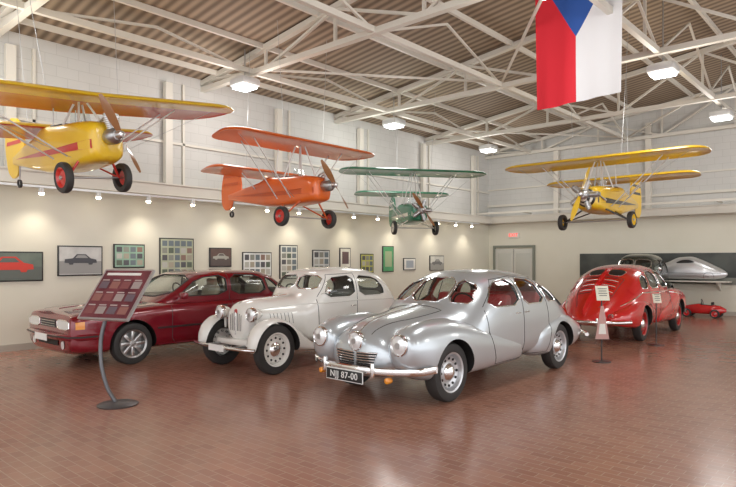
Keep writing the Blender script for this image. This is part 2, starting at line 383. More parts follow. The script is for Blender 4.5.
# ------------------------------------------------------------------ vintage two-door car
def vintage(name, loc, rz, P, lamps=True):
    A = empty(name, loc, rz)
    K = [(1.48, 0, .16, .48, .66, .82, 2.4, 2), (1.46, 0, .23, .45, .68, .92, 2.4, 2), (1.39, 0, .27, .42, .68, .985, 2.4, 2.2), (1.2, 0, .31, .38, .68, 1.02, 2.5, 2.6), (.8, 0, .39, .36, .68, 1.04, 2.6, 3), (.55, 0, .47, .34, .68, 1.055, 2.7, 3), (.44, 0, .54, .33, .68, 1.08, 3.2, 3.6),
         (.34, 0, .59, .33, .68, 1.16, 3.8, 4), (.24, 0, .61, .33, .68, 1.32, 4, 4), (.12, 0, .625, .33, .68, 1.425, 4, 4), (-.05, 0, .635, .33, .68, 1.465, 4, 4), (-.35, 0, .64, .33, .68, 1.49, 4, 4), (-.8, 0, .64, .33, .68, 1.475, 4, 4), (-1.15, 0, .63, .33, .68, 1.41, 3.8, 4), (-1.4, 0, .60, .35, .65, 1.28, 3.4, 3.4),
         (-1.62, 0, .55, .38, .6, 1.06, 3, 3), (-1.80, 0, .46, .42, .56, .82, 2.6, 2.4), (-1.90, 0, .3, .46, .54, .66, 2.2, 2), (-1.93, 0, .1, .5, .53, .58, 2, 2)]
    hull = loft('body', K, P, A, 56, .04)
    fr = []
    for s in (1, -1):
        n = 'l' if s > 0 else 'r'
        fr.append(loft('front_fender_' + n, [(1.70, s * .60, .03, .36, .42, .46, 2, 2), (1.68, s * .60, .08, .34, .44, .56, 2.2, 2.4), (1.60, s * .60, .12, .32, .46, .68, 2.6, 3), (1.45, s * .60, .14, .31, .5, .765, 2.8, 3), (1.27, s * .60, .145, .31, .52, .79, 2.8, 3), (1.05, s * .60, .145, .31, .5, .735, 2.8, 3),
            (.88, s * .605, .14, .30, .44, .62, 2.6, 3), (.70, s * .61, .13, .28, .36, .47, 2.6, 3), (.52, s * .62, .12, .27, .32, .37, 2.8, 3), (.35, s * .62, .11, .27, .3, .33, 3, 3)], P, A, 36, .04))
        fr.append(loft('rear_fender_' + n, [(-.72, s * .62, .10, .27, .3, .33, 3, 3), (-.85, s * .62, .13, .27, .36, .48, 2.4, 3), (-1.0, s * .62, .145, .29, .48, .68, 2.6, 3), (-1.27, s * .61, .15, .30, .52, .78, 2.8, 3), (-1.52, s * .60, .14, .31, .48, .70, 2.6, 3), (-1.70, s * .59, .11, .34, .44, .56, 2.3, 2.6), (-1.80, s * .59, .03, .38, .42, .45, 2, 2)], P, A, 36, .04))
    T = bvh([hull]); TA = bvh([hull] + fr)
    side = [rnd([(.27, 1.02), (.13, 1.33), (-.42, 1.37), (-.44, 1.02)], 1), rnd([(-.52, 1.02), (-.50, 1.37), (-1.0, 1.32), (-1.18, 1.15), (-1.18, 1.02)], 1)]
    fc = rnd([(-.50, 1.15), (-.025, 1.155), (-.025, 1.37), (-.47, 1.35)], 1); rc = rnd([(-.3, 1.1), (.3, 1.1), (.27, 1.28), (-.27, 1.28)])
    cav = loft('cutter', [(.43, 0, .4, .5, .68, 1.0, 2.6, 3), (.40, 0, .50, .45, .68, 1.06, 3, 3), (.30, 0, .555, .43, .68, 1.16, 3.8, 3.6), (.2, 0, .575, .43, .68, 1.31, 4, 3.6), (.08, 0, .59, .43, .68, 1.40, 4, 3.6), (-.35, 0, .60, .43, .68, 1.45, 4, 3.6), (-.8, 0, .60, .43, .68, 1.435, 4, 3.6), (-1.15, 0, .59, .43, .68, 1.37, 3.8, 3.6), (-1.38, 0, .56, .45, .65, 1.24, 3.4, 3), (-1.48, 0, .4, .6, .7, .9, 2, 2)], INTER, None, 40, .06)
    cut = [cav] + [prism(p, 'y', -1.2, 1.2) for p in side] + [prism(p, 'x', .1, .8) for p in (fc, mir(fc))] + [prism(rc, 'x', -1.9, -1.2)]
    wc = arches([(1.27, .35), (-1.27, .35)], .385)
    boolean(hull, cut + wc)
    for f in fr: boolean(f, wc)
    kill(cut + wc)
    for i, p in enumerate(side):
        for ax in ('y+', 'y-'):
            patch('side_glass_%d%s' % (i, ax[1]), T, p, ax, -.01, GLASS, A); line('window_trim_%d%s' % (i, ax[1]), T, p, ax, .009, P, A, True)
    for i, p in enumerate((fc, mir(fc))):
        patch('windscreen_%d' % i, T, p, 'x+', -.01, GLASS, A); line('windscreen_trim_%d' % i, T, p, 'x+', .010, CHROME, A, True)
    patch('rear_glass', T, rc, 'x-', -.01, GLASS, A)
    for ax in ('y+', 'y-'):
        line('door_seam' + ax[1], TA, [(.36, 1.0), (.34, .4), (-.47, .4), (-.47, 1.39), (.1, 1.37), (.34, 1.04)], ax, .005, SEAM, A)
        line('belt_moulding' + ax[1], TA, [(1.35, .88), (.5, .94), (-.5, .96), (-1.55, .94)], ax, .009, P, A)
        tube('door_handle' + ax[1], [hit(TA, -.4, .88, ax, 0), hit(TA, -.4, .88, ax, .035), hit(TA, -.28, .88, ax, .035)], .009, CHROME, A)
        for i in range(7):
            line('hood_louvre_%d%s' % (i, ax[1]), T, [(.72 + i * .06, .66), (.74 + i * .06, .82)], ax, .004, SEAM, A)
    line('hood_hinge', T, [(1.42, 0), (.5, 0)], 'z+', .007, CHROME, A, off=.003)
    TG = bvh([hull])
    for i in range(-3, 4):
        if i: line('grille_slit_%d' % (i + 4), TG, [(i * .040, .58), (i * .042, .86 - abs(i) * .018)], 'x+', .005, SEAM, A, off=.002)
    tube('grille_centre_bar', [hit(TG, 0, z / 100, 'x+', .010) for z in range(52, 92, 4)], .008, CHROME, A)
    lathe('radiator_badge', [(0, .02), (.03, .012), (.035, 0)], 'x', (1.475, 0, .86), mat('badge_red', (.5, .03, .03), .3, 0, 1), A, 20)
    for s in (1, -1):
        if lamps:
            headlamp(A, 'headlamp_%d' % s, 1.50, s * .37, .83, .10, CHROME, P)
            tube('headlamp_stalk_%d' % s, [(1.40, s * .37, .76), (1.36, s * .42, .60)], .02, P, A)
        box('running_board_%d' % s, (-.18, s * .62, .30), (1.15, .24, .035), P, A, .01)
        box('running_board_mat_%d' % s, (-.18, s * .63, .32), (1.0, .18, .008), BLACK, A)
        box('bumper_iron_%d' % s, (1.60, s * .3, .38), (.34, .04, .04), STEEL, A, .01)
    tube('front_bumper', [(1.70, .72, .38), (1.76, .6, .38), (1.79, .3, .38), (1.80, 0, .38), (1.79, -.3, .38), (1.76, -.6, .38), (1.70, -.72, .38)], .024, CHROME, A, 10)
    box('front_apron', (1.42, 0, .42), (.26, .8, .10), P, A, .04)
    box('licence_plate', (1.825, 0, .37), (.01, .36, .09), mat('plate_white', (.9, .9, .88), .4), A)
    for nm, x in (('front', 1.27), ('rear', -1.27)):
        for s in (1, -1): wheel(A, 'wheel_%s_%s' % (nm, 'l' if s > 0 else 'r'), x, s * .62, .35, .14, s, 'disc', P)
        tube('axle_' + nm, [(x, -.58, .34), (x, .58, .34)], .035, DARK, A)
    seats(A, [-.35, -1.05], 1.0, GREYCLOTH, .55, 1.08)
    steering(A, .10, -.28, 1.04)
    tube('side_mirror_arm', [(.3, .58, 1.08), (.32, .74, 1.12)], .006, CHROME, A)
    lathe('side_mirror', [(0, 0), (.05, 0), (.04, .02), (0, .03)], 'x', (.32, .76, 1.14), CHROME, A, 20)
    return A
vintage('vintage_car', (-7.22, 6.60, 0), R(-90), mat('ivory_paint', (.86, .85, .81), .25, 0, 1)).scale = (.97, 1, 1.0)
vintage('vintage_car', (-5.75, 17.85, 0), R(-90), mat('olive_black_paint', (.035, .04, .03), .25, 0, 1)).scale = (.82, .9, 1.19)

# ------------------------------------------------------------------ dark red sedan
def sedan(name, loc, rz):
    A = empty(name, loc, rz)
    P = mat('maroon_paint', (.22, .006, .018), .22, .15, 1)
    CLAD = mat('plastic_trim', (.03, .03, .03), .5)
    K = [(2.40, 0, .78, .28, .5, .745, 6, 4), (2.37, 0, .82, .24, .5, .80, 7, 5), (2.22, 0, .855, .21, .5, .83, 7, 6), (1.9, 0, .87, .2, .5, .86, 7, 6), (1.5, 0, .875, .2, .52, .885, 7, 6), (.9, 0, .88, .2, .55, .92, 7, 6), (0, 0, .885, .2, .55, .935, 7, 6),
         (-1.5, 0, .88, .2, .55, .945, 7, 6), (-2.2, 0, .86, .22, .55, .94, 7, 6), (-2.50, 0, .83, .26, .55, .925, 7, 5), (-2.58, 0, .80, .32, .55, .88, 6, 4), (-2.61, 0, .76, .4, .55, .83, 5, 3)]
    hull = loft('lower_body', K, P, A, 72, .08)
    G = [(1.06, 0, .64, .7, .82, .92, 4, 3), (.96, 0, .70, .7, .82, .965, 4.5, 3), (.6, 0, .735, .7, .82, 1.17, 5, 3), (.32, 0, .745, .7, .82, 1.34, 5, 3), (.18, 0, .75, .7, .82, 1.395, 5, 3), (-.3, 0, .755, .7, .82, 1.425, 5, 3), (-1.0, 0, .755, .7, .82, 1.415, 5, 3), (-1.25, 0, .745, .7, .82, 1.375, 5, 3),
         (-1.55, 0, .73, .7, .82, 1.21, 5, 3), (-1.88, 0, .69, .7, .82, 1.0, 4, 3), (-2.0, 0, .62, .7, .8, .93, 3, 3)]
    gh = loft('greenhouse', G, P, A, 64, .05)
    T = bvh([gh]); TL = bvh([hull]); TA = bvh([hull, gh])
    side = [rnd([(.66, 1.0), (.28, 1.29), (-.26, 1.345), (-.28, 1.0)], 1), rnd([(-.37, 1.0), (-.36, 1.345), (-1.02, 1.325), (-1.16, 1.0)], 1), rnd([(-1.23, 1.0), (-1.12, 1.28), (-1.27, 1.24), (-1.54, 1.0)], 1)]
    fc = rnd([(-.64, 1.0), (.64, 1.0), (.58, 1.34), (-.58, 1.34)], 1); rc = rnd([(-.58, 1.05), (.58, 1.05), (.50, 1.31), (-.50, 1.31)], 1)
    cav = loft('cutter', [(.97, 0, .5, .75, .82, .91, 3, 3), (.90, 0, .655, .74, .82, .95, 4, 3), (.6, 0, .695, .74, .82, 1.13, 5, 3), (.32, 0, .705, .74, .82, 1.30, 5, 3), (.16, 0, .71, .74, .82, 1.355, 5, 3), (-.3, 0, .715, .74, .82, 1.385, 5, 3), (-1.0, 0, .715, .74, .82, 1.375, 5, 3), (-1.23, 0, .705, .74, .82, 1.335, 5, 3), (-1.52, 0, .69, .74, .82, 1.17, 5, 3), (-1.82, 0, .64, .74, .82, .98, 4, 3), (-1.87, 0, .4, .75, .8, .88, 3, 3)], INTER, None, 44, .06)
    cut = [cav] + [prism(p, 'y', -1.2, 1.2) for p in side] + [prism(fc, 'x', .05, 1.5), prism(rc, 'x', -2.4, -1.15)]
    boolean(gh, cut); wc = arches([(1.49, .32), (-1.49, .32)], .37); boolean(hull, wc); kill(cut + wc)
    for i, p in enumerate(side):
        for ax in ('y+', 'y-'):
            patch('side_glass_%d%s' % (i, ax[1]), T, p, ax, -.008, GLASS, A); line('window_trim_%d%s' % (i, ax[1]), T, p, ax, .009, CLAD, A, True)
    patch('windscreen', T, fc, 'x+', -.008, GLASS, A, 8); line('windscreen_trim', T, fc, 'x+', .010, CLAD, A, True)
    patch('rear_glass', T, rc, 'x-', -.008, GLASS, A, 8); line('rear_glass_trim', T, rc, 'x-', .010, CLAD, A, True)
    for ax in ('y+', 'y-'):
        line('door_seam_a' + ax[1], TA, [(.85, .90), (.85, .35), (.78, .26), (-.32, .26), (-.32, 1.36)], ax, .005, SEAM, A)
        line('door_seam_b' + ax[1], TA, [(-.32, .26), (-1.05, .26), (-1.15, .6), (-1.2, .93)], ax, .005, SEAM, A)
        line('side_moulding' + ax[1], TL, [(1.10, .53), (-1.1, .54)], ax, .014, CLAD, A, off=.0)
        line('sill_trim' + ax[1], TL, [(1.08, .27), (-1.08, .27)], ax, .02, P, A)
        for i, hx in enumerate((-.18, -1.05)):
            tube('door_handle_%d%s' % (i, ax[1]), [hit(TL, hx, .82, ax, 0), hit(TL, hx, .82, ax, .025), hit(TL, hx + .14, .82, ax, .025)], .010, CLAD, A)
        sy = 1 if ax == 'y+' else -1
        box('wing_mirror' + ax[1], (.66, sy * .90, 1.02), (.10, .16, .11), P, A, .03)
        hl = rnd([(sy * .34, .59), (sy * .76, .59), (sy * .75, .72), (sy * .34, .73)], 1)
        patch('headlamp' + ax[1], TL, hl, 'x+', .008, LENS, A)
        line('headlamp_trim' + ax[1], TL, hl, 'x+', .008, CHROME, A, True, .006)
        patch('indicator' + ax[1], TL, [(2.34, .60), (2.22, .60), (2.22, .71), (2.34, .70)], ax, .007, AMBER, A, 3)
        patch('fog_lamp' + ax[1], TL, circ(sy * .55, .36, .06, 20), 'x+', .01, LENS, A, 3)
        patch('tail_lamp' + ax[1], TL, [(sy * .45, .66), (sy * .72, .66), (sy * .70, .8), (sy * .45, .8)], 'x-', .008, REDLENS, A)
    patch('grille', TL, [(-.29, .60), (.29, .60), (.29, .72), (-.29, .72)], 'x+', .006, CLAD, A)
    for i in range(3): line('grille_bar_%d' % i, TL, [(-.27, .62 + i * .036), (.27, .62 + i * .036)], 'x+', .006, CHROME, A, off=.01)
    tube('front_bumper', [(2.02, .85, .48), (2.26, .84, .48), (2.39, .76, .48), (2.44, .4, .48), (2.45, 0, .48), (2.44, -.4, .48), (2.39, -.76, .48), (2.26, -.84, .48), (2.02, -.85, .48)], .05, P, A, 10)
    tube('bumper_strip', [(2.05, .90, .49), (2.28, .885, .49), (2.43, .79, .49), (2.49, .4, .49), (2.50, 0, .49), (2.49, -.4, .49), (2.43, -.79, .49), (2.28, -.885, .49), (2.05, -.90, .49)], .012, CLAD, A, 8)
    tube('rear_bumper', [(-2.2, .87, .5), (-2.52, .84, .5), (-2.66, .6, .5), (-2.67, 0, .5), (-2.66, -.6, .5), (-2.52, -.84, .5), (-2.2, -.87, .5)], .05, P, A, 10)
    patch('air_intake', TL, [(-.38, .34), (.38, .34), (.38, .42), (-.38, .42)], 'x+', .01, DARK, A)
    box('licence_plate', (2.51, 0, .46), (.01, .46, .10), mat('plate_white', (.9, .9, .88), .4), A)
    for s in (1, -1):
        line('hood_seam_%d' % s, TL, [(2.2, .72 * s), (1.1, .76 * s)], 'z+', .005, SEAM, A); line('hood_rib_%d' % s, TL, [(2.15, .25 * s), (1.1, .35 * s)], 'z+', .008, P, A)
    for nm, x in (('front', 1.49), ('rear', -1.49)):
        for s in (1, -1): wheel(A, 'wheel_%s_%s' % (nm, 'l' if s > 0 else 'r'), x, s * .765, .32, .20, s, 'alloy', ALU)
        tube('axle_' + nm, [(x, -.7, .32), (x, .7, .32)], .04, DARK, A)
    for i, x in enumerate((-.2, -1.15)):
        for s in (.35, -.35):
            box('seat_back_%d_%d' % (i, s > 0), (x, s, .98), (.12, .46, .34), TANCLOTH, A, .05, (0, -.15, 0))
            box('headrest_%d_%d' % (i, s > 0), (x - .03, s, 1.2), (.08, .26, .14), TANCLOTH, A, .03)
    box('dashboard', (.70, 0, .95), (.2, 1.2, .08), CLAD, A, .03)
    steering(A, .42, .36, 1.04)
    return A
sedan('sedan', (-9.66, 5.91, 0), R(-90))

# ------------------------------------------------------------------ hanging light aircraft
def wing(A, nm, cx, cz, chord, span, dih, mtop, mb1, mb2, split=.38, thick=.11, inc=0.04):
    n = 40; m = 22; V = []; F = []; ids = []
    def sec(u): return 5 * thick * (.2969 * math.sqrt(u) - .126 * u - .3516 * u * u + .2843 * u ** 3 - .1036 * u ** 4)
    half = span / 2
    for i in range(n + 1):
        y = -half + span * (0.5 - 0.5 * math.cos(math.pi * i / n)); e = abs(y) / half
        k = 1 if e < .8 else max(.12, math.sqrt(max(0, 1 - ((e - .8) / .2) ** 2)) * .88 + .12)
        c = chord * k; zc = cz + dih * abs(y)
        for j in range(m):
            a = 2 * math.pi * j / m; u = .5 - .5 * math.cos(a); up = math.sin(a) >= 0
            cam = .05 * 4 * u * (1 - u)
            zz = (cam + (sec(u) if up else -sec(u) * .6)) * c
            V.append((cx + chord * .5 - (chord - c) * .35 - u * c, y, zc + zz - (u - .5) * c * inc))
    for i in range(n):
        for j in range(m):
            F.append((i * m + j, i * m + (j + 1) % m, (i + 1) * m + (j + 1) % m, (i + 1) * m + j)); u = .5 - .5 * math.cos(2 * math.pi * (j + .5) / m)
            ids.append(0 if j < m / 2 else (1 if u < split else 2))
    F.append(tuple(range(m))); ids.append(1); F.append(tuple(range(n * m, n * m + m))); ids.append(1)
    o = mk(nm, V, F, [mtop, mb1, mb2], A, True, True, 60)
    for p, i in zip(o.data.polygons, ids): p.material_index = i
    return o
def aircraft(name, loc, hd, body, w1, w2, trim, wz=1.35, span=4.8, rspan=3.6, chord=1.15, dih=.0, hub=None, wr=.19, sc=1.0, track=.62, nose='open', fz=.62, roof=6.4, rudder=None, propm=None, rearz=None, rearx=-.95, pa=60, deep=1.0, cone=None, bank=0):
    A = empty(name, loc, R(hd), sc, R(bank))
    hub = hub or trim; rudder = rudder or body; q = deep
    fus = loft('fuselage', [(.95, 0, .17, fz - .16 * q, fz, fz + .17 * q, 4, 4), (.9, 0, .22, fz - .2 * q, fz, fz + .2 * q, 4, 4), (.5, 0, .27, fz - .24 * q, fz, fz + .25 * q, 5, 5), (0, 0, .28, fz - .26 * q, fz, fz + .27 * q, 5, 5), (-.5, 0, .26, fz - .24 * q, fz, fz + .30 * q, 5, 5), (-.8, 0, .22, fz - .2 * q, fz, fz + .24 * q, 5, 5), (-1.5, 0, .13, fz - .1 * q, fz + .02, fz + .16 * q, 5, 5), (-2.1, 0, .03, fz - .02, fz + .04, fz + .10, 4, 4)], body, A, 32, .08)
    T = bvh([fus])
    ck = circ(-.12, 0, .24, 28); ck = [(u * 1.2, v * .85) for u, v in ck]
    c = prism(ck, 'z', fz + .02, fz + .7); c.data.materials.append(DARK); boolean(fus, [c]); kill([c])
    tube('cockpit_coaming', [hit(T, u, v, 'z+', .0) for u, v in dens(ck, .05)], .016, BLACK, A, 8, True)
    box('pilot_seat', (-.25, 0, fz + .12), (.1, .36, .38), mat('seat_brown', (.2, .1, .05), .7), A, .03)
    plate('windshield', [(-.17, fz + .22 * q), (.17, fz + .22 * q), (.13, fz + .22 * q + .2), (-.13, fz + .22 * q + .2)], 'x', .24, .246, SCREEN, A)
    for ax in ('y+', 'y-'):
        patch('side_flash' + ax[1], T, [(.9, fz - .10), (.9, fz + .02), (0, fz + .0), (-1.9, fz + .04), (-.4, fz - .07)], ax, .004, trim, A, 4)
    if cone:
        for k in range(4):
            x0 = .95 + k * .05; r0 = .19 - k * .035
            lathe('nose_band_%d' % k, [(r0, 0), (r0 - .035, .05)], 'x', (x0, 0, fz), cone[k % 2], A, 28)
    wing(A, 'front_wing', .25, wz, chord, span, dih, w1, w1, w2)
    rz_ = rearz if rearz is not None else wz - .28
    wing(A, 'rear_wing', rearx, rz_, chord * .9, rspan, dih * .5, w1, w2, w2)
    ST = mat('strut_paint', (.7, .7, .68), .4, .3)
    for s in (1, -1):
        tube('cabane_front_%d' % s, [(.55, s * .2, fz + .2), (.35, s * .06, wz)], .016, ST, A)
        tube('cabane_rear_%d' % s, [(.0, s * .22, fz + .2), (.2, s * .06, wz)], .016, ST, A)
        tube('lift_strut_%d' % s, [(.3, s * .26, fz - .15), (.3, s * span * .30, wz + dih * span * .3)], .012, ST, A)
        tube('lift_strut_aft_%d' % s, [(-.1, s * .26, fz - .15), (-.1, s * span * .30, wz + dih * span * .3)], .012, ST, A)
        tube('rear_wing_strut_%d' % s, [(-.9, s * .18, fz + .1), (rearx, s * .5, rz_)], .012, ST, A)
        tube('flying_wire_%d' % s, [(.4, s * .2, fz - .2), (.45, s * span * .42, wz + dih * span * .42)], .004, STEEL, A)
        tube('control_rod_%d' % s, [(-.3, s * .16, fz + .2), (-.2, s * .16, wz)], .009, ST, A)
        y = s * track
        wheel(A, 'wheel_%s' % ('l' if s > 0 else 'r'), .45, y, wr, .10, s, 'light', hub, TIRE, wr)
        tube('gear_leg_%d' % s, [(.55, s * .22, fz - .2), (.45, y - s * .05, wr)], .018, trim, A)
        tube('gear_brace_%d' % s, [(.0, s * .22, fz - .22), (.45, y - s * .05, wr)], .014, trim, A)
    tube('axle', [(.45, -track, wr), (.45, track, wr)], .014, STEEL, A)
    rp = [(-1.62, fz + .12), (-1.68, fz + .52), (-1.82, fz + .70), (-2.05, fz + .74), (-2.28, fz + .62), (-2.38, fz + .25), (-2.36, fz - .12), (-2.2, fz - .26), (-1.98, fz - .2), (-1.9, fz + .05)]
    plate('rudder', rnd(rp, 2), 'y', -.018, .018, rudder, A)
    for k, zz in enumerate((.30, .48)):
        for s in (1, -1):
            plate('rudder_stripe_%d_%d' % (k, s), [(-1.75, fz + zz), (-1.75, fz + zz + .06), (-2.27, fz + zz + .06), (-2.30, fz + zz)], 'y', min(s * .018, s * .022), max(s * .018, s * .022), trim, A)
    wheel(A, 'tail_wheel', -2.0, 0, .07, .04, 1, 'light', STEEL, TIRE, fz - .34)
    tube('tail_wheel_leg', [(-1.9, 0, fz), (-2.0, 0, fz - .33)], .012, STEEL, A)
    ex = 1.05
    lathe('crankcase', [(0, -.12), (.09, -.12), (.11, -.05), (.11, .08), (.07, .14), (0, .15)], 'x', (ex, 0, fz + .05), STEEL, A, 24)
    angs = (60, -60, 120, -120) if nose == 'vee' else (0, 72, 144, 216, 288) if nose == 'radial' else (75, 105)
    for k, a in enumerate(angs):
        a = R(a); d = Vector((0, math.cos(a), math.sin(a)))
        xo = .05 * (k % 2)
        for q_ in range(7):
            p0 = Vector((ex + xo - .02, 0, fz + .05)) + d * (.10 + q_ * .026)
            tube('cyl_%d_fin_%d' % (k, q_), [p0, p0 + d * .012], .062, ALU, A, 16)
        p0 = Vector((ex + xo - .02, 0, fz + .05)); tube('cyl_%d' % k, [p0, p0 + d * .31], .042, STEEL, A, 12)
        tube('exhaust_%d' % k, [p0 + d * .26 + Vector((-.03, 0, 0)), p0 + d * .24 + Vector((-.2, 0, -.02)), p0 + Vector((-.35, d.y * .3, -.1))], .018, STEEL, A)
    px = ex + .2; prop = propm or mat('prop_wood', (.28, .12, .04), .35, 0, .6)
    lathe('prop_hub', [(0, .06), (.04, .045), (.055, 0), (.055, -.08)], 'x', (px, 0, fz + .05), ALU, A, 20)
    pa = R(pa); V = []; F = []; nn = 24
    for i in range(nn + 1):
        t = -1 + 2 * i / nn; rr = t * .55; ch = .025 + .035 * math.sin(min(1, abs(t) * 1.05) * math.pi) ** .8 if abs(t) < .95 else .018
        tw = math.copysign(R(70 - 50 * abs(t)), t)
        for (cu, cv) in ((-1, 0), (0, .22), (1, 0), (0, -.12)):
            lx = cu * ch * math.sin(tw) + cv * ch * math.cos(tw) * .6; ly = cu * ch * math.cos(tw)
            V.append((px + lx * .9, ly * math.cos(pa) + rr * math.cos(pa + math.pi / 2), fz + .05 + ly * math.sin(pa) + rr * math.sin(pa + math.pi / 2)))
    for i in range(nn):
        for j in range(4): F.append((i * 4 + j, i * 4 + (j + 1) % 4, i * 4 + 4 + (j + 1) % 4, i * 4 + 4 + j))
    F.append((0, 1, 2, 3)); F.append(tuple(nn * 4 + i for i in range(4)))
    mk('propeller', V, F, prop, A)
    hz = (roof - loc[2]) / sc
    for i, (cx, cy) in enumerate(((.4, .5), (.4, -.5), (-1.5, 0))):
        z0 = wz + .05 if i < 2 else fz + .1
        tube('hanger_cable_%d' % i, [(cx, cy, z0), (cx * .9, cy * 1.3, hz)], .004, STEEL, A, 5)
    return A
YEL = mat('aircraft_yellow', (.84, .54, .02), .35, 0, .6); RED = mat('aircraft_red', (.60, .03, .02), .35, 0, .6)
ORG = mat('aircraft_orange', (.80, .15, .02), .35, 0, .6); GRN = mat('aircraft_green', (.02, .20, .11), .35, 0, .6)
CREAM = mat('aircraft_cream', (.8, .78, .68), .4, 0, .4); BLK = mat('aircraft_black', (.02, .02, .02), .3, 0, .5)
aircraft('ultralight_airplane', (-8.50, 3.50, 2.50), 3.5, YEL, YEL, RED, RED, 1.26, 5.0, 3.4, 1.15, .02, wr=.21, sc=.95, roof=5.8, track=.42, fz=.66, deep=1.25, pa=25, rearz=1.0, bank=6)
aircraft('ultralight_airplane', (-8.55, 7.35, 2.19), 0, ORG, ORG, ORG, mat('aircraft_orange_dark', (.6, .1, .02), .35), 1.60, 3.8, 2.7, 1.0, 0, hub=RED, wr=.19, sc=.93, roof=5.8, fz=.72, deep=1.1, pa=40, rearz=1.15)
aircraft('ultralight_airplane', (-9.40, 12.05, 2.22), -35, GRN, GRN, GRN, CREAM, 1.80, 4.4, 3.0, 1.0, 0, wr=.20, sc=.86, roof=5.8, nose='radial', pa=35, rearz=1.3, deep=1.15)
aircraft('ultralight_airplane', (-4.70, 12.55, 2.22), -90, YEL, YEL, YEL, BLK, 1.43, 4.2, 3.3, .95, 0, hub=YEL, wr=.17, sc=.97, roof=6.5, nose='radial', track=.72, propm=YEL, pa=-20, cone=(BLK, CREAM), deep=1.1)

# ------------------------------------------------------------------ room shell
XL, YB, XR, YF = -11.73, 19.8, 9.0, -6.0
def brickmat(name, c1, c2, mort, sc, bw=.5, rh=.25, ms=.02, rough=.4, bump=.2, coat=0, axes='xy', off=.5):
    m = mat(name, c1, rough, 0, coat); N, L, b = nodes(m)
    tc = N.new('ShaderNodeTexCoord'); br = N.new('ShaderNodeTexBrick'); sep = N.new('ShaderNodeSeparateXYZ'); com = N.new('ShaderNodeCombineXYZ')
    L.new(tc.outputs['Object'], sep.inputs[0]); L.new(sep.outputs['XYZ'.index(axes[0].upper())], com.inputs[0]); L.new(sep.outputs['XYZ'.index(axes[1].upper())], com.inputs[1])
    L.new(com.outputs[0], br.inputs['Vector'])
    br.inputs['Color1'].default_value = (*c1, 1); br.inputs['Color2'].default_value = (*c2, 1); br.inputs['Mortar'].default_value = (*mort, 1)
    br.inputs['Scale'].default_value = sc; br.inputs['Mortar Size'].default_value = ms; br.inputs['Brick Width'].default_value = bw; br.inputs['Row Height'].default_value = rh
    br.offset = off
    n = N.new('ShaderNodeTexNoise'); n.inputs['Scale'].default_value = .7; n.inputs['Detail'].default_value = 5; L.new(tc.outputs['Object'], n.inputs['Vector'])
    hs = N.new('ShaderNodeHueSaturation'); mr = N.new('ShaderNodeMapRange'); mr.inputs[3].default_value = .85; mr.inputs[4].default_value = 1.15
    L.new(n.outputs['Fac'], mr.inputs[0]); L.new(mr.outputs[0], hs.inputs['Value']); L.new(br.outputs['Color'], hs.inputs['Color']); L.new(hs.outputs[0], b.inputs['Base Color'])
    bp = N.new('ShaderNodeBump'); bp.inputs['Strength'].default_value = bump; bp.inputs['Distance'].default_value = .005; bp.invert = True
    L.new(br.outputs['Fac'], bp.inputs['Height']); L.new(bp.outputs['Normal'], b.inputs['Normal'])
    return m
FLOOR = brickmat('brick_paver_floor', (.40, .195, .135), (.32, .150, .105), (.50, .33, .25), 2.8, .5, .25, .009, .22, .15, 0, 'xy', .5)
UP_L = brickmat('painted_block_left', (.58, .575, .55), (.56, .555, .53), (.48, .475, .45), 1, .4, .2, .005, .7, .12, 0, 'yz')
UP_B = brickmat('painted_block_back', (.58, .575, .55), (.56, .555, .53), (.48, .475, .45), 1, .4, .2, .005, .7, .12, 0, 'xz')
PLAS = noisy('cream_plaster', (.70, .68, .57), (.74, .72, .62), .8, .75)
box('floor', ((XL + XR) / 2, (YB + YF) / 2, -.05), (XR - XL + .4, YB - YF + .4, .1), FLOOR)
ZL = 2.95
box('wall_left', (XL - .1, (YB + YF) / 2, 3.5), (.2, YB - YF, 7), UP_L)
box('wall_back', ((XL + XR) / 2, YB + .1, 3.8), (XR - XL + .4, .2, 7.6), UP_B)
box('wall_panel_left', (XL + .015, (YB + YF) / 2, ZL / 2), (.03, YB - YF, ZL), PLAS)
box('wall_panel_back', ((XL + XR) / 2, YB - .015, ZL / 2), (XR - XL, .03, ZL), PLAS)
box('baseboard_left', (XL + .04, (YB + YF) / 2, .06), (.03, YB - YF, .12), mat('skirting', (.45, .42, .36), .5))
box('baseboard_back', ((XL + XR) / 2, YB - .04, .06), (XR - XL, .03, .12), MATS['skirting'])
WHT = mat('white_paint_steel', (.66, .63, .56), .5)
def beams(name, L, m):
    V = []; F = []
    for (p, q, a, b) in L:
        p = Vector(p); q = Vector(q); t = (q - p).normalized(); up = Vector((0, 0, 1)) if abs(t.z) < .95 else Vector((0, 1, 0))
        s = t.cross(up).normalized(); u = s.cross(t)
        k = len(V)
        for e in (p, q):
            for (i, j) in ((-1, -1), (1, -1), (1, 1), (-1, 1)): V.append(e + s * (i * a / 2) + u * (j * b / 2))
        F += [(k, k + 3, k + 2, k + 1), (k + 4, k + 5, k + 6, k + 7)] + [(k + i, k + (i + 1) % 4, k + 4 + (i + 1) % 4, k + 4 + i) for i in range(4)]
    return mk(name, V, F, m, None, False)
beams('trim_1', [((XL + .18, YF, ZL), (XL + .18, YB, ZL), .36, .03), ((XL + .18, YF, ZL + .22), (XL + .18, YB, ZL + .22), .36, .03), ((XL + .32, YF, ZL + .11), (XL + .32, YB, ZL + .11), .03, .22)], WHT)
beams('trim_2', [((XL, YB - .2, ZL), (XR, YB - .2, ZL), .40, .03), ((XL, YB - .2, ZL + .22), (XR, YB - .2, ZL + .22), .40, .03), ((XL, YB - .36, ZL + .11), (XR, YB - .36, ZL + .11), .03, .22)], WHT)
beams('trim_3', [((XL, YB - .9, ZL + .32), (XR, YB - .9, ZL + .32), .05, .07)] + [((x, YB - .9, ZL + .32), (x, YB, ZL + .32), .04, .04) for x in range(-10, 9, 3)], WHT)
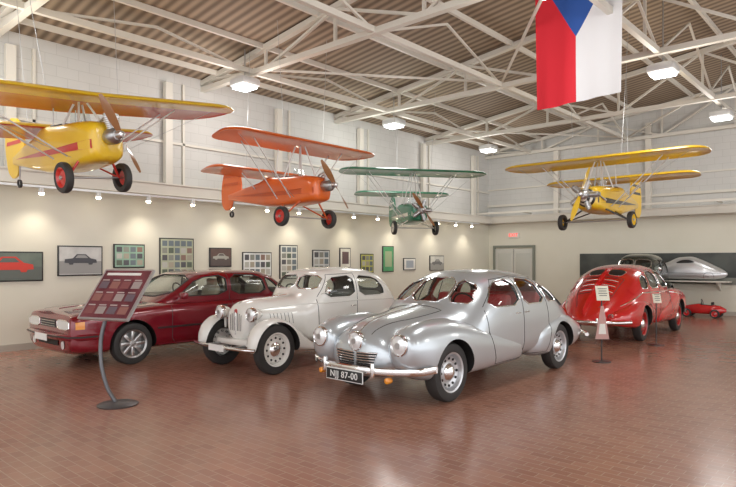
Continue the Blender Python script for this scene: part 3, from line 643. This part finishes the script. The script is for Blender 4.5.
EZ, SL, XRG = 5.62, .125, 1.0
def rz(x): return EZ + SL * (x - XL) if x < XRG else EZ + SL * (XRG - XL) - SL * (x - XRG)
DECK = mat('roof_deck', (.16, .12, .085), .8); N, L, b = nodes(DECK)
tc = N.new('ShaderNodeTexCoord'); wv = N.new('ShaderNodeTexWave'); wv.bands_direction = 'Y'; wv.inputs['Scale'].default_value = 1.6; wv.inputs['Distortion'].default_value = .0
cr = N.new('ShaderNodeValToRGB'); cr.color_ramp.elements[0].color = (.15, .11, .075, 1); cr.color_ramp.elements[1].color = (.36, .28, .20, 1)
L.new(tc.outputs['Object'], wv.inputs['Vector']); L.new(wv.outputs['Fac'], cr.inputs['Fac']); L.new(cr.outputs['Color'], b.inputs['Base Color'])
mk('ceiling', [(XL - .3, YF, rz(XL - .3)), (XRG, YF, rz(XRG)), (XR, YF, rz(XR)), (XR, YB + .3, rz(XR)), (XRG, YB + .3, rz(XRG)), (XL - .3, YB + .3, rz(XL - .3)),
   (XL - .3, YF, rz(XL - .3) + .15), (XRG, YF, rz(XRG) + .15), (XR, YF, rz(XR) + .15), (XR, YB + .3, rz(XR) + .15), (XRG, YB + .3, rz(XRG) + .15), (XL - .3, YB + .3, rz(XL - .3) + .15)],
   [(0, 1, 4, 5), (1, 2, 3, 4), (6, 11, 10, 7), (7, 10, 9, 8), (0, 6, 7, 1), (1, 7, 8, 2), (2, 8, 9, 3), (3, 9, 10, 4), (4, 10, 11, 5), (5, 11, 6, 0)], DECK, None, False)
BZ = 5.40
for y in (-.9, 3.3, 7.5, 11.7, 15.9, 19.6):
    Ls = [((XL, y, BZ), (XR, y, BZ), .12, .10), ((XL, y, rz(XL) - .08), (XRG, y, rz(XRG) - .08), .12, .10), ((XRG, y, rz(XRG) - .08), (XR, y, rz(XR) - .08), .12, .10)]
    xs = [XL + .3 + 1.95 * i for i in range(11)]
    for i, x in enumerate(xs):
        if x > XR: break
        Ls.append(((x, y, BZ), (x, y, rz(x) - .1), .05, .05))
        if i + 1 < len(xs) and xs[i + 1] < XR:
            x2 = xs[i + 1]
            Ls.append(((x, y, BZ), (x2, y, rz(x2) - .1), .05, .05) if i % 2 else ((x, y, rz(x) - .1), (x2, y, BZ), .05, .05))
    beams('roof_truss', Ls, WHT)
Ls = []
x = XL + .6
while x < XR:
    Ls.append(((x, YF, rz(x) - .05), (x, YB, rz(x) - .05), .06, .10)); x += 1.6
beams('roof_purlins', Ls, WHT)
BX = (-9.9, -6.6, -3.4, 1.8)
Ls = [((x, YF, BZ + .02), (x, YB, BZ + .02), .09, .10) for x in BX]
for i, y in enumerate((-.9, 3.3, 7.5, 11.7, 15.4)):
    y2 = y + 4.2
    for x in BX:
        Ls.append(((x, y, BZ), (x, (y + y2) / 2, rz(x) - .12), .04, .04)); Ls.append(((x, (y + y2) / 2, rz(x) - .12), (x, y2, BZ), .04, .04))
    if i % 2 == 0: Ls.append(((-9.9, y, BZ + .08), (-6.6, y2, BZ + .08), .04, .04)); Ls.append(((-3.4, y, BZ + .08), (-6.6, y2, BZ + .08), .04, .04))
beams('roof_bracing', Ls, WHT)
Ls = []
for y in (3.6, 6.6, 9.6, 12.6, 15.6, 18.6):
    Ls += [((XL + .09, y, ZL + .24), (XL + .09, y, 5.35), .12, .16), ((XL + .03, y + .4, ZL + .24), (XL + .03, y + .4, 5.4), .05, .05)]
Ls.append(((XL + .03, YF, 4.1), (XL + .03, YB, 4.1), .05, .05))
beams('left_columns_conduits', Ls, WHT)  # left wall columns, with conduits beside them and one running along the wall
Ls = [((x, YB - .09, ZL + .24), (x, YB - .09, 5.5 + .12 * (x + 9)), .16, .16) for x in (-9.0, -6.0, -3.0, 0, 3.0)]
Ls += [((XL, YB - .03, 4.2), (XR, YB - .03, 4.2), .05, .05), ((XL, YB - .04, 3.6), (XR, YB - .04, 3.6), .08, .08)]
beams('back_columns_conduits', Ls, WHT)  # back wall columns and the two conduits running across them

# ------------------------------------------------------------------ lamps
SHADE = mat('lamp_shade', (.65, .66, .66), .3, .2)
BULB = mat('lamp_glow', (1, 1, 1), .3, 0, 0, (.88, .96, 1), 5)
for x in (-9.9, -3.4, 3.2):
    for y in (2.6, 7.3, 12.0, 16.7):
        z = 5.10; A = empty('ceiling_lamp', (x, y, z))
        hd = loft('housing', [(-.24, 0, .18, .0, .03, .10, 6, 6), (-.22, 0, .21, -.02, .03, .13, 6, 6), (0, 0, .22, -.02, .03, .16, 6, 6), (.22, 0, .21, -.02, .03, .13, 6, 6), (.24, 0, .18, .0, .03, .10, 6, 6)], SHADE, A, 32, .05)
        box('glass', (0, 0, -.04), (.40, .34, .06), BULB, A, .02)
        tube('hanger', [(0, 0, .14), (0, 0, rz(x) - z - .02)], .012, STEEL, A)
        li = bpy.data.lights.new('ceiling_light', 'POINT'); li.energy = 90; li.shadow_soft_size = .45; li.color = (1.0, .98, .94)
        lo = bpy.data.objects.new('lamp_light', li); COL.objects.link(lo); lo.location = (0, 0, -.55); lo.parent = A
WG = mat('spot_glow', (1, .9, .7), .3, 0, 0, (1, .88, .65), 25)
A = empty('track_lighting', (XL + .40, 0, ZL - .04))
box('track_rail', (0, 8.5, -.02), (.04, 20, .04), SHADE, A)
for i in range(17):
    y = 2.0 + i * 1.0
    lathe('spot_can_%d' % i, [(0, .1), (.04, .1), (.05, .0), (.045, 0)], 'z', (0, y, -.13), SHADE, A, 14)
    lathe('spot_bulb_%d' % i, [(.048, .0), (.035, -.03), (0, -.04)], 'z', (0, y, -.13), WG, A, 14)
    if i % 2 == 0:
        li = bpy.data.lights.new('wall_washer', 'SPOT'); li.energy = 30; li.spot_size = R(110); li.spot_blend = 1.0; li.color = (1, .90, .74); li.shadow_soft_size = .08
        lo = bpy.data.objects.new('spot_light_%d' % i, li); COL.objects.link(lo); lo.location = (.06, y, -.19); lo.rotation_euler = (0, R(12), 0); lo.parent = A

# ------------------------------------------------------------------ pictures on left wall
FR = mat('frame_black', (.03, .03, .03), .4); PAPER = mat('print_white', (.78, .77, .72), .5)
def pic(y0, y1, z0, z1, kind, bg, fg=(.5, .1, .1)):
    yc = (y0 + y1) / 2; zc = (z0 + z1) / 2; w = y1 - y0; h = z1 - z0
    A = empty('framed_picture', (XL + .03, yc, zc))
    box('frame', (.015, 0, 0), (.03, w, h), FR, A, .004)
    k = len(bpy.data.materials)
    box('print', (.032, 0, 0), (.006, w - .05, h - .05), noisy('print_%d' % k, bg, tuple(min(1, c * 1.25) for c in bg), 5, .4), A)
    if kind == 'car':
        Pm = mat('print_fg_%d' % k, fg, .4); s = w * .36
        pl = [(-1, -.12), (-.98, .1), (-.5, .16), (-.25, .42), (.3, .42), (.6, .16), (.97, .08), (1, -.12), (.75, -.14), (.7, -.24), (.5, -.24), (.45, -.14), (-.45, -.14), (-.5, -.24), (-.7, -.24), (-.75, -.14)]
        box('print_ground', (.035, 0, -h * .22), (.004, w - .05, h * .42), mat('print_gr_%d' % k, tuple(c * .55 + .05 for c in bg), .5), A)
        plate('print_car', [(a * s, b * s) for a, b in pl], 'x', .037, .041, Pm, A)
        plate('print_window', [(a * s, b * s) for a, b in ((-.35, .18), (-.2, .36), (.26, .36), (.45, .18))], 'x', .041, .043, mat('print_gr_%d' % k, bg, .5), A)
    elif kind == 'grid':
        nc, nr = max(2, int(w / .16)), max(2, int(h / .16))
        cols = [mat('swatch_%d' % i, c, .5) for i, c in enumerate([(.12, .15, .11), (.27, .28, .24), (.4, .36, .28), (.10, .10, .11), (.28, .18, .14), (.5, .5, .45), (.16, .20, .22)])]
        for m_i, cm in enumerate(cols):
            V = []; F = []
            for a in range(nc):
                for b_ in range(nr):
                    if (a * 3 + b_ * 5 + a * b_) % 7 != m_i: continue
                    cy = -w / 2 + .04 + (a + .5) * (w - .08) / nc; cz = -h / 2 + .04 + (b_ + .5) * (h - .08) / nr; dy = (w - .08) / nc * .4; dz = (h - .08) / nr * .38; q = len(V)
                    V += [(.037, cy - dy, cz - dz), (.037, cy + dy, cz - dz), (.037, cy + dy, cz + dz), (.037, cy - dy, cz + dz)]; F.append((q, q + 1, q + 2, q + 3))
            if V: mk('photos_%d' % m_i, V, F, cm, A, False, False)
    elif kind == 'blot':
        box('print_inner', (.036, 0, 0), (.004, w * .6, h * .6), mat('print_fg_%d' % k, fg, .5), A)
pic(3.0, 4.15, 1.22, 1.75, 'car', (.12, .15, .12), (.6, .04, .02))
pic(4.40, 5.23, 1.30, 1.87, 'car', (.50, .50, .48), (.06, .06, .07))
pic(5.45, 6.10, 1.44, 1.92, 'grid', (.25, .40, .30))
pic(6.43, 7.24, 1.23, 2.07, 'grid', (.40, .43, .30))
pic(7.64, 8.23, 1.44, 1.88, 'car', (.10, .06, .05), (.4, .4, .35))
pic(8.54, 9.41, 1.19, 1.79, 'grid', (.72, .74, .72))
pic(9.67, 10.26, 1.12, 1.98, 'grid', (.65, .66, .6))
pic(10.78, 11.41, 1.25, 1.87, 'grid', (.6, .62, .6))
pic(11.8, 12.23, 1.38, 1.94, 'blot', (.7, .7, .62), (.15, .1, .1))
pic(12.65, 13.21, 1.22, 1.78, 'grid', (.5, .5, .12))
pic(13.62, 14.14, 1.24, 2.02, 'blot', (.10, .35, .16), (.4, .5, .3))
pic(14.62, 15.23, 1.28, 1.66, 'blot', (.75, .75, .7), (.4, .45, .5))
pic(16.0, 16.8, 1.25, 1.75, 'car', (.6, .6, .55), (.2, .2, .2))

# ------------------------------------------------------------------ back wall: dark display panel with streamliner body on a shelf, door, exit sign
A = empty('wall_mural', (-5.35, YB - .03, 1.35))
box('panel', (0, -.015, 0), (5.7, .03, .92), noisy('mural_dark', (.03, .035, .035), (.09, .10, .09), 1.2, .4), A)
box('panel_lawn', (0, -.032, -.36), (5.7, .006, .2), noisy('mural_ground', (.16, .17, .14), (.25, .25, .22), 3, .5), A)
LG = mat('mural_grey', (.3, .31, .3), .4)
A = empty('streamliner_body_model', (-4.84, YB - .36, 1.0))
SVB = mat('brushed_silver', (.66, .67, .68), .3, .6, .6)
sb = loft('shell', [(-1.0, 0, .02, .14, .2, .26, 2, 2), (-.96, 0, .08, .08, .2, .34, 2, 2.2), (-.8, 0, .17, .04, .2, .44, 2.1, 3), (-.5, 0, .23, .03, .22, .55, 2.1, 3), (-.2, 0, .245, .03, .24, .68, 2.1, 3), (.1, 0, .245, .03, .24, .70, 2.1, 3), (.4, 0, .235, .03, .22, .60, 2.1, 3), (.7, 0, .19, .04, .2, .45, 2.1, 3), (.95, 0, .10, .09, .2, .31, 2, 2.2), (1.04, 0, .02, .17, .2, .23, 2, 2)], SVB, A, 40, .04)
TS = bvh([sb])
for ax in ('y-', 'y+'):
    patch('side_window' + ax[1], TS, rnd([(-.30, .50), (-.12, .60), (.10, .61), (.28, .52)]), ax, .004, DARK, A)
    for x in (-.6, .6): line('wheel_spat_%d%s' % (x > 0, ax[1]), TS, circ(x, .12, .13, 20), ax, .005, SEAM, A, True)
    line('body_crease' + ax[1], TS, [(-.9, .22), (.9, .22)], ax, .005, SEAM, A)
box('shelf', (0, .02, -.02), (2.2, .5, .04), WHT, A, .005)
for x in (-.8, .8): plate('shelf_bracket_%d' % (x > 0), [(.30, -.04), (-.2, -.04), (.30, -.30)], 'x', x - .02, x + .02, WHT, A)
DR = mat('door_white', (.62, .62, .57), .5)
A = empty('door_1', (-10.65, YB - .04, 0))
box('door_leaf', (0, 0, 1.0), (1.5, .04, 2.0), DR, A)
for s in (-1, 1):
    for zz, hh in ((.5, .7), (1.45, .8)): box('door_panel_%d_%d' % (s, zz > 1), (s * .37, -.025, zz), (.56, .02, hh), mat('door_white_panel', (.54, .55, .50), .5), A, .01)
    box('jamb_%d' % s, (s * .79, -.02, 1.03), (.08, .09, 2.06), mat('door_frame', (.22, .24, .20), .5), A)
box('door_gap', (0, -.022, 1.0), (.012, .01, 2.0), SEAM, A)
tube('push_bar', [(-.6, -.07, 1.0), (-.1, -.07, 1.0)], .015, STEEL, A); tube('push_bar_b', [(.6, -.07, 1.0), (.1, -.07, 1.0)], .015, STEEL, A)
box('head', (0, -.02, 2.09), (1.66, .09, .08), MATS['door_frame'], A)
A = empty('exit_sign', (-10.65, YB - .06, 2.5))
box('case', (0, 0, 0), (.42, .06, .2), PAPER, A, .01)
text('lettering', 'EXIT', .17, Matrix.Translation((0, -.034, 0)) @ Matrix.Rotation(math.pi / 2, 4, 'X'), mat('exit_red', (.8, .02, .02), .4, 0, 0, (1, .05, .03), 1.5), A)

# ------------------------------------------------------------------ pedal car
def pedal(loc, rz_):
    A = empty('pedal_car', loc, rz_)
    b = loft('body', [(.55, 0, .03, .17, .2, .23, 2, 2), (.5, 0, .09, .13, .2, .28, 2.2, 2.2), (.3, 0, .14, .10, .2, .34, 2.4, 2.6), (.05, 0, .17, .09, .2, .38, 2.4, 3), (-.25, 0, .17, .09, .2, .36, 2.4, 3), (-.45, 0, .12, .11, .2, .33, 2.2, 2.4), (-.6, 0, .03, .17, .2, .24, 2, 2)], REDP, A, 32, .04)
    c = prism([(-.28, -.11), (.02, -.11), (.02, .11), (-.28, .11)], 'z', .2, .6); c.data.materials.append(DARK); boolean(b, [c]); kill([c])
    box('seat_back', (-.26, 0, .32), (.05, .2, .22), BLACK, A, .02)
    tube('steering_wheel', [(.0 + .02 * math.cos(a), .08 * math.sin(a), .42 + .08 * math.cos(a)) for a in [i * math.pi / 8 for i in range(16)]], .008, BLACK, A, 6, True)
    tube('steering_column', [(0, 0, .42), (.12, 0, .3)], .008, STEEL, A)
    for x in (.34, -.36):
        tube('axle_%d' % (x > 0), [(x, -.24, .12), (x, .24, .12)], .012, STEEL, A)
        for s in (1, -1): wheel(A, 'wheel_%d_%d' % (x > 0, s > 0), x, s * .24, .12, .05, s, 'light', REDP)
    lathe('nose_badge', [(0, .01), (.03, .0), (.035, -.02)], 'x', (.55, 0, .2), CHROME, A, 16)
pedal((-4.30, 18.8, 0), R(180))

# ------------------------------------------------------------------ flag
V = []; F = []; nx, nz = 48, 60; Wd, Hd = 1.42, 2.25
for j in range(nz + 1):
    for i in range(nx + 1):
        u = i / nx; v = j / nz
        yy = .05 * math.sin(u * 9 + v * 1.5) * (.3 + v * .8) + .02 * math.sin(u * 21 + 2) * v
        V.append((u * Wd, yy, -v * Hd - .03 * math.sin(u * 6) * v))
for j in range(nz):
    for i in range(nx):
        F.append((j * (nx + 1) + i, j * (nx + 1) + i + 1, (j + 1) * (nx + 1) + i + 1, (j + 1) * (nx + 1) + i))
flag = mk('hanging_flag', V, F, None, None, True, False, 0)
fm = bpy.data.materials.new('flag_cloth'); fm.use_nodes = True; N, L, b = nodes(fm); b.inputs['Roughness'].default_value = .8
tc = N.new('ShaderNodeTexCoord'); sp = N.new('ShaderNodeSeparateXYZ'); L.new(tc.outputs['Object'], sp.inputs[0])
def mth(op, a, bb):
    n = N.new('ShaderNodeMath'); n.operation = op
    for i, q in enumerate((a, bb)):
        if isinstance(q, (int, float)): n.inputs[i].default_value = q
        else: L.new(q, n.inputs[i])
    return n.outputs[0]
half = mth('GREATER_THAN', sp.outputs[0], Wd / 2)
dx = mth('ABSOLUTE', mth('SUBTRACT', sp.outputs[0], Wd / 2), 0)
dep = mth('MULTIPLY', mth('SUBTRACT', 1.0, mth('DIVIDE', dx, Wd / 2)), -1.22)
tri = mth('GREATER_THAN', sp.outputs[2], dep)
m1 = N.new('ShaderNodeMix'); m1.data_type = 'RGBA'; m1.inputs[6].default_value = (.62, .015, .03, 1); m1.inputs[7].default_value = (.70, .70, .72, 1); L.new(half, m1.inputs[0])
m2 = N.new('ShaderNodeMix'); m2.data_type = 'RGBA'; m2.inputs[7].default_value = (.02, .08, .33, 1); L.new(m1.outputs[2], m2.inputs[6]); L.new(tri, m2.inputs[0])
L.new(m2.outputs[2], b.inputs['Base Color']); flag.data.materials.append(fm)
flag.location = (-4.62, 9.29, 6.36)
tube('flag_rod', [(-.05, 0, .0), (Wd + .05, 0, .0)], .015, STEEL, flag)
tube('flag_cord_a', [(.1, 0, 0), (.1, 0, .14)], .006, STEEL, flag); tube('flag_cord_b', [(Wd - .1, 0, 0), (Wd - .1, 0, .14)], .006, STEEL, flag)

# ------------------------------------------------------------------ information lectern
cs, sn = math.cos(R(42)), math.sin(R(42))
def S(X, Z, z=0.0): return Vector((cs * X - sn * Z, sn * X + cs * Z, z))
base = S(-2.76, 6.62); K_ = empty('information_stand', base)
def loc_(p): return p - base
bl, br_ = S(-3.25, 6.70, .95), S(-2.59, 6.45, .95); eh = S(.15, .40, .54); ew = br_ - bl
nrm = ew.cross(eh).normalized()
def slab(nm, a, b_, c, d, off, th, m):
    P = [bl + ew * u + eh * v + nrm * (off) for u, v in ((a, c), (b_, c), (b_, d), (a, d))]
    V = [loc_(p) for p in P] + [loc_(p - nrm * th) for p in P]
    mk(nm, V, [(0, 1, 2, 3), (7, 6, 5, 4)] + [(i, 4 + i, 4 + (i + 1) % 4, (i + 1) % 4) for i in range(4)], m, K_, False)
slab('board_frame', 0, 1, 0, 1, 0, .03, mat('frame_silver', (.55, .55, .56), .35, .7))
slab('board_print', .035, .965, .03, .97, .003, .004, noisy('board_maroon', (.10, .02, .03), (.20, .05, .06), 4, .35))
slab('board_header', .10, .80, .87, .92, .006, .003, PAPER)
for i in range(3):
    for j in range(4):
        slab('board_photo_%d_%d' % (i, j), .08 + j * .22, .25 + j * .22, .10 + i * .25, .24 + i * .25, .006, .003, mat('bp_%d' % ((i * 3 + j) % 4), [(.22, .07, .07), (.34, .28, .26), (.14, .10, .12), (.28, .12, .10)][(i * 3 + j) % 4], .5))
        slab('board_caption_%d_%d' % (i, j), .08 + j * .22, .22 + j * .22, .26 + i * .25, .28 + i * .25, .006, .003, mat('caption', (.45, .38, .36), .5))
DST = mat('stand_steel', (.14, .14, .15), .4, .8)
pp = [S(-2.78, 6.64, .01), S(-2.90, 6.66, .2), S(-2.98, 6.70, .45), S(-3.0, 6.74, .7), S(-2.96, 6.76, .92), S(-2.88, 6.80, 1.16)]
ff = [pchip(list(range(6)), [loc_(p)[k] for p in pp]) for k in range(3)]
tube('curved_post', [(ff[0](i / 5), ff[1](i / 5), ff[2](i / 5)) for i in range(26)], .022, DST, K_, 12)
lathe('base_disc', [(0, 0), (.21, 0), (.215, .012), (.20, .022), (.05, .035), (0, .04)], 'z', (0, 0, 0), DST, K_, 40)

# ------------------------------------------------------------------ small label stands
def stand(X, Z, pennant, h=1.0, sw=.2):
    A = empty('label_stand', (X, Z, 0), R(42))
    lathe('base_disc', [(0, 0), (.14, 0), (.14, .012), (.03, .025), (0, .03)], 'z', (0, 0, 0), BLK, A, 32)
    tube('post', [(0, 0, .02), (0, 0, h)], .012, BLK, A)
    box('placard', (0, -.03, h + .08), (sw, .012, sw * 1.2), mat('placard_cream', (.8, .78, .65), .5), A, .003, (-.35, 0, 0))
    for k in range(4): box('placard_text_%d' % k, (0, -.039 - k * .012 + .012, h + .15 - k * .035), (sw * .7 - .02 * (k % 2), .004, .008), FR, A, 0, (-.35, 0, 0))
    if pennant:
        plate('pennant', [(-.11, .36), (.11, .36), (.02, .88), (-.02, .88)], 'y', -.03, -.02, mat('pennant_rose', (.55, .32, .29), .5), A)
        plate('pennant_print', [(-.06, .44), (.06, .44), (.04, .60), (-.04, .60)], 'y', -.034, -.031, PAPER, A)
stand(-3.58, 9.46, True); stand(-3.52, 12.0, False, .80, .15)

# ------------------------------------------------------------------ world, camera
wd = bpy.data.worlds.new('world'); scene.world = wd; wd.use_nodes = True
bg = wd.node_tree.nodes['Background']; bg.inputs[0].default_value = (.97, .98, 1, 1); bg.inputs[1].default_value = 2.15  # even white light added as soft fill through the open front and right sides
cam = bpy.data.cameras.new('camera'); co = bpy.data.objects.new('camera', cam); COL.objects.link(co)
co.location = (0, 0, 1.6); co.rotation_euler = (R(90), 0, R(42)); cam.sensor_width = 36; cam.lens = 36 * 600 / 736; cam.shift_y = 16.5 / 736
scene.camera = co
scene.view_settings.view_transform = 'Standard'
